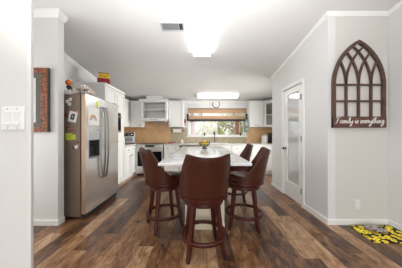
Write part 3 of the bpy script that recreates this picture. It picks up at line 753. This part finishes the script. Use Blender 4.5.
ml = MB().blob((0, 0, -.1), .055, 8, (.5, .9, 1.5)).blob((0, -.05, -.06), .028, 6, (.7, .8, 1.4)).build('oven_mitt', 'red', smooth=True, loc=(-.472, 5.56, 1.70)); tag(ml, 'red oven mitt hanging on cabinet side left of window', 'oven mitt')
MB().blob((0, 0, -.215), .05, 8, (.36, 1, .6)).build('cuff', 'maroon', ml, smooth=True)
# window sill items
sb = thing('sill_bottle', 'small dark bottle on the window sill left of the faucet', 'bottle', (.15, YB-.02, WZ0+.0065))
MB().lathe([(.026, 0), (.028, .01), (.028, .06), (.012, .078), (.012, .1)], n=14).build('body', 'bottle', sb, smooth=True)
MB().lathe([(.014, .1), (.014, .115), (0, .116)], n=12).build('cap', 'black', sb)
sp = thing('sill_plant', 'small potted plant on the right end of window sill', 'plant', (1.33, YB-.02, WZ0+.0065))
MB().lathe([(.025, 0), (.034, .06), (.03, .06), (.0, .05)], n=14).build('pot', 'bottle', sp, smooth=True)
m = MB()
for k in range(9):
    a = k*.7; m.tube([(0, 0, .05), (.02*math.cos(a), .02*math.sin(a), .09), (.045*math.cos(a), .03*math.sin(a), .1+.012*(k % 3))], [.003, .011, .002], 5)
m.build('foliage', 'leaf', sp, smooth=True)

# clock
t = thing('wall_clock', 'round white wall clock with dark rim above the window', 'clock', (.525, YB-.001, 2.175))
rM = Matrix.Rotation(PI/2, 4, 'X')
MB().lathe([(.122, 0), (.122, .03), (.102, .031), (.1, .005), (.1, 0)], n=36, M=rM, caps=False).build('rim', 'black', t, smooth=False)
MB().lathe([(.104, 0), (.104, .012), (0, .0121)], n=36, M=rM).build('dial', 'dial', t)
m = MB()
for k in range(12):
    a = k*PI/6; m.strip([(.082*math.sin(a), .082*math.cos(a)), (.095*math.sin(a), .095*math.cos(a))], .006, -.0145, -.012)
m.build('hour_marks', 'ink', t)
MB().strip([(0, 0), (-.045, .025)], .008, -.017, -.0145).build('hour_hand', 'ink', t)
MB().strip([(0, 0), (.03, -.07)], .006, -.019, -.017).build('minute_hand', 'ink', t)

# ------------------------------------------------------------ ceiling fixtures
tilt = -math.atan(SL)
def fluor(label, x, y, L, Wd, along, lens='lens', dz=1.0):
    t = thing('ceiling_light', label, 'ceiling light', (x, y, cz(y)-.002), 0, 'fluorescent ceiling lights')
    t.rotation_euler = (tilt, 0, 0)
    a, b_ = (Wd/2, L/2) if along == 'y' else (L/2, Wd/2)
    MB().box(-a*.8 if along == 'y' else -a+.03, a*.8 if along == 'y' else a-.03, -b_+.03 if along == 'y' else -b_*.8, b_-.03 if along == 'y' else b_*.8, -.025, 0).build('housing', 'white', t)
    m = MB(); pr = [(-Wd/2, -.012), (-Wd/2*.96, -.045*dz), (-Wd/2*.78, -.075*dz), (Wd/2*.78, -.075*dz), (Wd/2*.96, -.045*dz), (Wd/2, -.012)]
    vs = []
    for e in (-L/2+.02, L/2-.02):
        for p, z in pr: vs.append((p, e, z) if along == 'y' else (e, p, z))
    m.add(vs, [tuple(range(6)), tuple(range(6, 12))]+[(i, (i+1) % 6, 6+(i+1) % 6, 6+i) for i in range(6)]).build('lens', lens, t)
    for e in (-L/2+.01, L/2-.01):
        m = MB()
        if along == 'y': m.box(-Wd/2-.004, Wd/2+.004, e-.01, e+.01, -.08*dz, 0)
        else: m.box(e-.01, e+.01, -Wd/2-.004, Wd/2+.004, -.08*dz, 0)
        m.build('end_cap', 'white', t, .004)
fluor('long fluorescent ceiling light running towards the kitchen', .035, 2.56, 1.24, .315, 'y')
fluor('fluorescent ceiling light across the window wall above the clock', .53, 5.2, 1.21, .22, 'x', 'lens2', .7)
t = thing('ceiling_vent', 'rectangular louvred air vent in the ceiling', 'vent', (-.4, 2.545, cz(2.545)-.001)); t.rotation_euler = (tilt, 0, 0)
m = MB(); m.box(-.17, .17, -.085, -.065, -.012, 0).box(-.17, .17, .065, .085, -.012, 0).box(-.17, -.15, -.065, .065, -.012, 0).box(.15, .17, -.065, .065, -.012, 0)
m.build('frame', 'lgrey', t, .002)
MB().box(-.15, .15, -.065, .065, -.003, 0).build('backing', 'dgrey', t)
for k in range(8):
    y = -.055+k*.0157
    M = Matrix.Translation((0, y, -.006)) @ Matrix.Rotation(.5, 4, 'X')
    MB().box(-.15, .09, -.006, .006, -.001, .001, M).build('louvre', 'lgrey', t)
MB().box(.092, .098, -.065, .065, -.011, -.003).build('divider', 'lgrey', t)

# ------------------------------------------------------------ island
IX = .05
t = thing('kitchen_island', 'cream island cabinet under the white stone top', 'island', (IX+.01, 2.2, 0))
MB().box(-.225, .225, .012, 1.75, .0, .881).build('body', 'cream', t)
for s in (-1, 1):
    for y in (.03, 1.73): MB().box(s*.22-.028, s*.22+.028, y-.028, y+.028, 0, .879).build('corner_post', 'cream', t, .004)
MB().box(-.19, .19, -.002, .014, .1, .8).build('end_panel', 'cream', t, .004)
for s in (-1, 1):
    for k in range(2): 
        pn = MB().box(-.008, .008, -.38, .38, .12, .8).box(-.014, .014, -.3, .3, .2, .72).build('side_panel', 'cream', t, .003); pn.location = (s*.226, .46+k*.84, 0)
MB().box(-.252, .252, -.008, 1.77, 0, .07).build('plinth', 'cream', t, .004)
tp = MB().box(-.468, .468, 0, 2.33, 0, .03).build('island_countertop', 'marble', bevel=.006, loc=(IX, 1.73, .882)); tag(tp, 'white polished stone island top with fruit bowl', 'countertop')
IT = .912
t = thing('fruit_bowl', 'dark footed wire bowl holding lemons on island top', 'bowl', (.09, 3.5, IT+.0005))
MB().lathe([(.055, 0), (.055, .008), (.02, .018), (.016, .028), (.04, .036), (.05, .044), (0, .046)], n=26).build('foot', 'black', t, smooth=True)
m = MB()
for k in range(20):
    a = k*PI/10; m.tube([(r*math.cos(a), r*math.sin(a), z) for r, z in ((.045, .042), (.078, .055), (.102, .082), (.115, .122))], .003, 5)
m.tube([(.098*math.cos(k*PI/12), .098*math.sin(k*PI/12), .076) for k in range(24)], .003, 5, True)
m.build('wire_basket', 'black', t)
MB().tube([(.115*math.cos(a*PI/12), .115*math.sin(a*PI/12), .122) for a in range(24)], .005, 6, True).build('rim', 'black', t)
lp = [(.052*math.cos(a), .052*math.sin(a), .098) for a in (0.3, 1.56, 2.8, 4.07, 5.3)] + [(0, 0, .132)]
where = ('at right of the fruit bowl', 'at the back of the fruit bowl', 'at left rear of the fruit bowl', 'at front left of the fruit bowl', 'at front right of the fruit bowl', 'on top of the pile in the fruit bowl')
for i, p in enumerate(lp):
    o_ = MB().blob((0, 0, 0), .029, 8, (1.12, 1, .95)).build('lemon', 'lemon', smooth=True, loc=(.09+p[0], 3.5+p[1], IT+p[2]+.001)); o_.rotation_euler = (0, .2*i, i*1.1)
    tag(o_, 'yellow lemon ' + where[i], 'lemon', 'lemons in the fruit bowl')
    MB().blob((.0325, 0, 0), .005, 4).build('stem_end', 'leaf', o_)

# ------------------------------------------------------------ stools
def make_stool(label):
    """origin on floor at seat centre, backrest towards -Y"""
    t = thing('bar_stool', label, 'bar stool', group='bar stools around the island')
    for k in range(4):
        a = PI/4+k*PI/2; c_, s_ = math.cos(a), math.sin(a)
        pts = sm_curve([(.165*c_, .165*s_, .535), (.185*c_, .185*s_, .38), (.215*c_, .215*s_, .17), (.25*c_, .25*s_, .012)], 4)
        m = MB(); vs = []; fs = []
        for i, p in enumerate(pts):
            u = i/(len(pts)-1); r = .024-.006*u
            ux, uy = Vector((c_, s_, 0)), Vector((-s_, c_, 0))
            for q in ((-1, -1), (1, -1), (1, 1), (-1, 1)): vs.append(p+ux*q[0]*r+uy*q[1]*r)
        n = len(pts)
        for i in range(n-1):
            for q in range(4): fs.append((i*4+q, i*4+(q+1) % 4, (i+1)*4+(q+1) % 4, (i+1)*4+q))
        fs += [(0, 1, 2, 3), tuple((n-1)*4+q for q in range(4))]
        lg = m.add(vs, fs).build('leg', 'mahog', t, .006)
        MB().lathe([(.02, 0), (.021, .014)], (.25*c_, .25*s_, 0), 10).build('foot_cap', 'black', lg)
    def ring(r, w, z0, z1, name, m_):
        return MB().lathe([(r-w, z0), (r+w*.6, z0), (r+w, z0+.006), (r+w, z1-.006), (r+w*.6, z1), (r-w, z1), (r-w, z0)], n=40, caps=False).build(name, m_, t, smooth=False)
    ring(.226, .017, .155, .19, 'footrest_ring', 'mahog')
    MB().lathe([(.1, .5), (.2, .5), (.205, .51), (.205, .545), (.195, .55), (.1, .55)], n=36).build('apron', 'mahog', t)
    MB().lathe([(.12, .55), (.12, .565), (.13, .567), (0, .567)], n=24).build('swivel_plate', 'nickel', t)
    MB().lathe([(.0, .566), (.225, .566), (.232, .575), (.232, .59), (.22, .6), (0, .6)], n=40).build('seat_frame', 'mahog', t)
    MB().lathe([(.0, .6), (.205, .6), (.222, .62), (.22, .645), (.19, .668), (.1, .676), (0, .678)], n=40).build('seat_cushion', 'leather', t, smooth=True)
    # barrel back with wings sweeping down to the front
    nz = 10; amax = 1.95; a0 = .66
    AS = [a0*k/8 for k in range(9)]; AS = AS + [a0+.012] + [a0+(amax-a0)*k/14 for k in range(1, 15)]; AS = [-a for a in reversed(AS[1:])]+AS; na = len(AS)-1
    def top(a):
        a = abs(a)
        if a < a0: return .99+.034*(a/a0)**2
        u = (a-a0)/(amax-a0); return .64+.377*(1-u)**1.9
    def pt(a, z, off):
        h = max(0, (z-.58)/.42); r = .224+off + .085*h**1.2*max(0, math.cos(a*.75))
        return (r*math.sin(a), -r*math.cos(a), z)
    vs = []; fs = []
    for off in (.022, -.012):
        for i in range(na+1):
            a = AS[i]; zt = top(a)
            for j in range(nz+1): vs.append(pt(a, .592+(zt-.592)*j/nz, off))
    q = (na+1)*(nz+1); I = lambda i, j, s: s*q+i*(nz+1)+j
    for i in range(na):
        for j in range(nz): fs += [(I(i, j, 0), I(i+1, j, 0), I(i+1, j+1, 0), I(i, j+1, 0)), (I(i, j, 1), I(i, j+1, 1), I(i+1, j+1, 1), I(i+1, j, 1))]
        fs += [(I(i, nz, 0), I(i+1, nz, 0), I(i+1, nz, 1), I(i, nz, 1)), (I(i, 0, 0), I(i, 0, 1), I(i+1, 0, 1), I(i+1, 0, 0))]
    for j in range(nz): fs += [(I(0, j, 0), I(0, j+1, 0), I(0, j+1, 1), I(0, j, 1)), (I(na, j, 0), I(na, j, 1), I(na, j+1, 1), I(na, j+1, 0))]
    bk = MB().add(vs, fs).build('backrest', 'leather', t, .007, smooth=True)
    pts = [pt(a, top(a)+.001, .022) for a in AS]
    MB().tube(pts, .0045, 6).build('piping', 'leather', bk, smooth=True)
    m = MB(); vs = []; fs = []
    for i in range(na+1):
        a = AS[i]
        for z, o_ in ((.57, .02), (.57, .03), (.6, .03), (.6, .02)): vs.append(pt(a, z, o_))
    for i in range(na):
        for k in range(4): fs.append((i*4+k, i*4+(k+1) % 4, i*4+4+(k+1) % 4, i*4+4+k))
    m.add(vs, fs).build('back_rail', 'mahog', t)
    return t
proto = make_stool('brown leather bar stool nearest the camera, back turned to us')
proto.location = (.035, 1.83, 0); proto.rotation_euler = (0, 0, .16)
for (x, y, rz, lb) in ((-.465, 2.32, -1.05, 'brown leather bar stool on the left side of island, facing right'),
                       (.585, 2.33, 1.32, 'brown leather bar stool at near right side of island'),
                       (.63, 3.2, 1.35, 'brown leather bar stool at far right side of island')):
    c_ = copy_tree(proto); c_.location = (x, y, 0); c_.rotation_euler = (0, 0, rz); c_['label'] = lb

# ------------------------------------------------------------ gothic wall decor
AX, AZ0, AW, AH = (358.3-200)*2.3/175, 1.283, .695, 1.165
t = thing('wall_decor', 'brown gothic arch window wall decor with family lettering', 'wall decor', (AX, YP-.002, AZ0))
zs = AH-AW*math.sqrt(3)/2; fw = .042; hwid = AW/2; y0, y1 = -.035, 0
RR = AW-fw; l_ = -hwid+fw/2
def arc(cx, sgn, a_end, n=16, r=None):
    r = r or RR
    return [(cx+sgn*r*math.cos(a_end*i/n), zs+r*math.sin(a_end*i/n)) for i in range(n+1)]
a_ap = math.acos((RR/2)/RR)
left = [(l_, .0)]+arc(-l_, -1, a_ap); right = [(-x, z) for x, z in reversed(left[:-1])]
MB().strip(left+right, fw, y0, y1).build('arch_frame', 'decor', t, .004)
MB().box(-hwid, hwid, y0-.004, y1, 0, .145).build('sign_board', 'reddec', t, .004)
for k in (1, 2, 3):
    x = -hwid+fw/2+RR*k/4; MB().box(x-.013, x+.013, y0+.006, y1-.006, .14, zs).build('mullion', 'decor', t, .002)
for z in (zs, zs-.215): MB().box(l_, -l_, y0+.008, y1-.006, z-.012, z+.012).build('crossbar', 'decor', t, .002)
for k in (1, 2, 3):
    for sgn in (1, -1):
        # arc springs from mullion k and leans right (sgn=-1 centre to its right) until it meets the frame
        xm = l_+RR*k/4; cx = xm - sgn*RR
        pts = []
        for i in range(40):
            a = i*.035; p = (cx+sgn*RR*math.cos(a), zs+RR*math.sin(a))
            fx = l_ if sgn > 0 else -l_                      # the frame arc on that side
            c0 = -fx
            if math.hypot(p[0]-c0, p[1]-zs) > RR: break
            pts.append(p)
        if len(pts) > 1: MB().strip(pts, .022, y0+.007, y1-.007).build('tracery', 'decor', t, .002)
# lettering strokes
G = {
 'F': (1.35, [[(0, 1.75), (.3, 2.05), (.8, 1.95), (1.4, 2.05)], [(.75, 2), (.6, 1), (.4, .1), (.05, .05)], [(.3, 1), (1, 1.1)]]),
 'a': (1.05, [[(.8, .85), (.45, 1), (.1, .55), (.25, .05), (.6, .2), (.85, .95), (.8, .2), (1.1, .15)]]),
 'm': (1.3, [[(0, .5), (.15, .95), (.2, 0), (.4, .85), (.55, .85), (.6, 0), (.8, .85), (.95, .85), (1.0, .15), (1.35, .15)]]),
 'i': (.45, [[(0, .4), (.15, .95), (.2, .1), (.5, .15)], [(.22, 1.4), (.26, 1.5)]]),
 'l': (.5, [[(0, .15), (.35, 1.3), (.3, 2), (.1, 1.5), (.2, .15), (.5, .15)]]),
 'y': (.85, [[(0, .85), (.12, .2), (.4, .2), (.7, .95), (.6, -.4), (.3, -1), (.1, -.7), (.9, .2)]]),
 's': (.65, [[(0, .15), (.4, 1), (.5, .5), (.35, .02), (.1, .1), (.65, .2)]]),
 'e': (.72, [[(0, .3), (.5, .6), (.4, 1), (.12, .7), (.2, .1), (.5, .05), (.75, .3)]]),
 'v': (.75, [[(0, .8), (.15, .9), (.3, .08), (.6, .9), (.8, .8)]]),
 'r': (.75, [[(0, .4), (.15, 1.05), (.3, .85), (.5, .9), (.45, .2), (.75, .15)]]),
 't': (.55, [[(0, .3), (.3, 1.7), (.2, .2), (.55, .15)], [(-.05, 1.25), (.6, 1.35)]]),
 'h': (.9, [[(0, .2), (.35, 1.4), (.28, 2), (.1, 1.3), (.1, 0), (.3, .8), (.55, .85), (.6, .12), (.9, .15)]]),
 'n': (.95, [[(0, .5), (.15, .95), (.2, 0), (.4, .85), (.6, .85), (.65, .15), (.97, .15)]]),
 'g': (.9, [[(.7, .85), (.35, 1), (.1, .5), (.35, .1), (.72, .9), (.65, -.5), (.3, -1), (.1, -.6), (.95, .3)]]),
 ' ': (.6, []),
}
txt = 'Family is everything'; tw_ = sum(G[c_][0] for c_ in txt); sc_ = .635/tw_
cx = -.325
for word in txt.split(' '):
    m = MB()
    for ch in word:
        adv, strokes = G[ch]
        for st_ in strokes:
            pts = [(cx+(p.x+.18*p.y)*sc_, p.y*sc_*.95+.056) for p in sm_curve([Vector((a, b_, 0)) for a, b_ in st_], 5)]
            m.strip(pts, .0062, y0-.008, y0-.004)
        cx += adv*sc_
    m.build('lettering', 'paper', t)
    cx += G[' '][0]*sc_

# outlet, switch, picture, mat
t = thing('wall_outlet', 'white wall outlet below the gothic decor', 'outlet', (2.08, YP-.0005, .27))
MB().box(-.036, .036, -.006, 0, -.06, .06).build('cover_plate', 'wall', t, .002)
for z in (-.026, .026):
    s_ = MB().box(-.017, .017, -.009, -.005, z-.016, z+.016).build('socket', 'white', t, .002)
    MB().box(-.008, -.005, -.0098, -.008, z-.006, z+.006).box(.005, .008, -.0098, -.008, z-.006, z+.006).build('slot', 'dgrey', s_)
t = thing('light_switch', 'double white rocker light switch on the near left wall', 'light switch', ((13.9-200)*.88/175, .8795, 1.2+(134-118.5)*.88/175))
MB().box(-.058, .058, -.006, 0, -.058, .058).build('cover_plate', 'white', t, .003)
for x in (-.024, .024):
    r_ = MB().add([(x-.016, -.007, -.034), (x+.016, -.007, -.034), (x+.016, -.012, .034), (x-.016, -.012, .034), (x-.016, -.003, -.034), (x+.016, -.003, -.034), (x+.016, -.003, .034), (x-.016, -.003, .034)],
        [(0, 1, 2, 3), (4, 7, 6, 5), (0, 4, 5, 1), (3, 2, 6, 7), (0, 3, 7, 4), (1, 5, 6, 2)])
    r_.box(x-.016, x+.016, -.0125, -.006, -.034, -.02).build('rocker', 'white', t, .0015)
    for z in (-.048, .048): MB().lathe([(.003, 0), (.003, .0015)], (x, -.006, z), 8, Matrix.Rotation(PI/2, 4, 'X')).build('screw', 'mgrey', t)
x1 = (49-200)*2.27/175-.02; z0, z1 = 1.2+(134-132)*2.27/175, 1.2+(134-68)*2.27/175; wd = .72
t = thing('picture_frame', 'rustic orange and brown picture frame on the left wall', 'picture', (x1-wd/2, YS-.0005, z0)); H = z1-z0; h_ = wd/2
m = MB(); f = .085
m.box(-h_, -h_+f, -.03, 0, 0, H).box(h_-f, h_, -.03, 0, 0, H).box(-h_+f, h_-f, -.03, 0, 0, .06).box(-h_+f, h_-f, -.03, 0, H-.06, H)
m.build('frame', 'rust', t, .004)
m = MB(); e = .018
for a in (-h_-e, h_): MB().box(a, a+e, -.036, 0, 0, H).build('outer_edge', 'barkw', t, .003)
m = MB(); g = .07
m.box(-h_+f, -h_+f+g, -.022, 0, .06, H-.06).box(h_-f-g, h_-f, -.022, 0, .06, H-.06).box(-h_+f+g, h_-f-g, -.022, 0, .06, .125).box(-h_+f+g, h_-f-g, -.022, 0, H-.125, H-.06)
m.build('liner', 'liner', t)
MB().box(-h_+f+g, h_-f-g, -.014, 0, .125, H-.125).build('art_print', 'canvas', t)
mt = MB().prism([(1.955, 2.285), (1.915, 1.93), (2.46, 1.90), (2.468, 2.285)], 0.0005, .012)
mo = mt.build('floor_mat', 'mat'); tag(mo, 'black floor mat with yellow flowers in the right alcove', 'mat')
m = MB(); m.box(1.95, 2.466, 2.272, 2.286, .0105, .014).build('binding', 'black', mo)
t = thing('cloth_bundle', 'crumpled grey and brown cloth lying on the flowered mat', 'cloth', (2.14, 2.15, .0125))
m = MB()
for k in range(9): m.blob((random.uniform(-.08, .08), random.uniform(-.05, .05), .02+random.uniform(0, .016)), random.uniform(.03, .045), 7, (1.4, 1, .6), .2)
m.build('folds', 'bundle', t, smooth=True)
MB().tube(sm_curve([(-.09, .02, .012), (-.03, -.02, .045), (.02, -.03, .05), (.06, -.02, .04), (.08, -.06, .012)], 5), .008, 6).build('strap', 'coffee', t, smooth=True)

# ------------------------------------------------------------ outdoors
GZ = -.6
o = struct(box('ground', 'lawn', -30, 32, YB+.3, 45, GZ-.2, GZ), 'sunlit spring lawn beyond the window', 'ground')
for i, (x, lb) in enumerate(((-.325, 'reddish wooden porch post outside window, at the left'), (1.59, 'reddish wooden porch post outside window, at the right'))):
    p = thing('porch_post', lb, 'post', (x, 7.5, GZ), 0, 'porch posts')
    MB().box(-.07, .07, -.07, .07, 0, 3.2).build('shaft', 'cedar', p, .006)
    MB().box(-.1, .1, -.1, .1, 0, .18).build('foot_block', 'cedar', p, .006)
t = thing('fence', 'pale board fence at the far end of the lawn', 'fence', (.0, 20, GZ))
m = MB()
for k in range(70): m.box(-9+k*.28, -9+k*.28+.26, -.012, .012, .05, 1.6+.03*(k % 3))
m.build('boards', 'fence', t)
for k in range(8): MB().box(-9+k*2.7, -8.9+k*2.7, .012, .1, 0, 1.75).build('fence_post', 'fence', t)
def tree(label, x, y, h, crown_r, m_, seed, bare=False):
    random.seed(seed)
    t = thing('tree', label, 'tree', (x, y, GZ), 0, 'garden trees beyond the window')
    m = MB(); m.tube([(0, 0, 0), (.05, 0, h*.3), (-.04, .05, h*.62)], [.16, .12, .07], 8)
    tips = []
    for k in range(9):
        a = random.uniform(0, 6.3); z = h*random.uniform(.28, .6); r = crown_r*random.uniform(.6, 1)
        e = (r*math.cos(a), r*math.sin(a), min(h, z+r*random.uniform(.4, 1.1))); tips.append(e)
        m.tube([(0, 0, z), (e[0]*.5, e[1]*.5, (z+e[2])/2+.08), e], [.06, .04, .015], 6)
        for q in range(3):
            f = random.uniform(.4, .9); b0 = (e[0]*f, e[1]*f, z+(e[2]-z)*f)
            m.tube([b0, (b0[0]+random.uniform(-.5, .5), b0[1]+random.uniform(-.5, .5), b0[2]+random.uniform(.2, .7))], [.025, .008], 5)
    m.build('trunk', 'bark', t)
    m = MB()
    for e in tips + [(0, 0, h*.8)]:
        for q in range(22 if bare else 44):
            c_ = Vector(e)+Vector((random.gauss(0, .4), random.gauss(0, .4), random.gauss(0, .35)))*crown_r*.55
            m.blob(c_, random.uniform(.05, .13)*(crown_r/1.6), 3, (1, 1, .7), .5)
    m.build('foliage', m_, t)
tree('bare-limbed tree beyond the left of window', -.35, 10.5, 4.0, 1.1, 'olivebush', 3, True)
tree('spreading yellow green tree beyond the right of window', 3.4, 14.5, 4.4, 1.5, 'olivebush', 5)
tree('pale tree in the middle distance behind the faucet', 1.2, 18, 3.6, 1.2, 'olivebush', 8)
tree('grey-limbed tree beyond the right porch post', 2.3, 10.3, 4.0, 1.0, 'olivebush', 12, True)
tree('dark green tree far beyond the left porch post', -2.4, 16.5, 4.6, 1.6, 'leaf', 15)
t = thing('hedge', 'long tall pale hedge beyond the garden fence', 'hedge', (0, 23, GZ))
random.seed(77); m = MB()
for q in range(1500):
    x = random.uniform(-8, 9); hh = 2.35+.5*math.sin(x*1.3)+.3*math.sin(x*3.1)
    m.blob((x, random.uniform(-.5, .5), random.uniform(.2, hh)), random.uniform(.12, .28), 3, rough=.5)
m.build('foliage', 'palehedge', t)
for q in range(9): MB().tube([(-7+q*1.8, 0, 0), (-7+q*1.8, .1, 1.8)], .06, 6).build('stem', 'bark', t)
for i, (x, y, r, lb) in enumerate(((-.3, 17.2, .7, 'round bush at the left of lawn'), (.75, 15.2, .55, 'round bush at centre of lawn by the fence'), (2.6, 17.8, .75, 'round bush at the right of lawn'))):
    random.seed(40+i); t = thing('bush', lb, 'bush', (x, y, GZ), 0, 'garden bushes')
    m = MB()
    for q in range(90):
        a, b_ = random.uniform(0, 6.3), random.uniform(0, 1.5); rr = r*random.uniform(.7, 1)
        m.blob((rr*math.cos(a)*math.cos(b_), rr*math.sin(a)*math.cos(b_), rr*math.sin(b_)+.1), random.uniform(.08, .17), 3, rough=.5)
    m.build('foliage', ('leaf', 'olivebush', 'leaf')[i], t)
    MB().tube([(0, 0, 0), (0, 0, r*.7)], .05, 6).build('stem', 'bark', t)
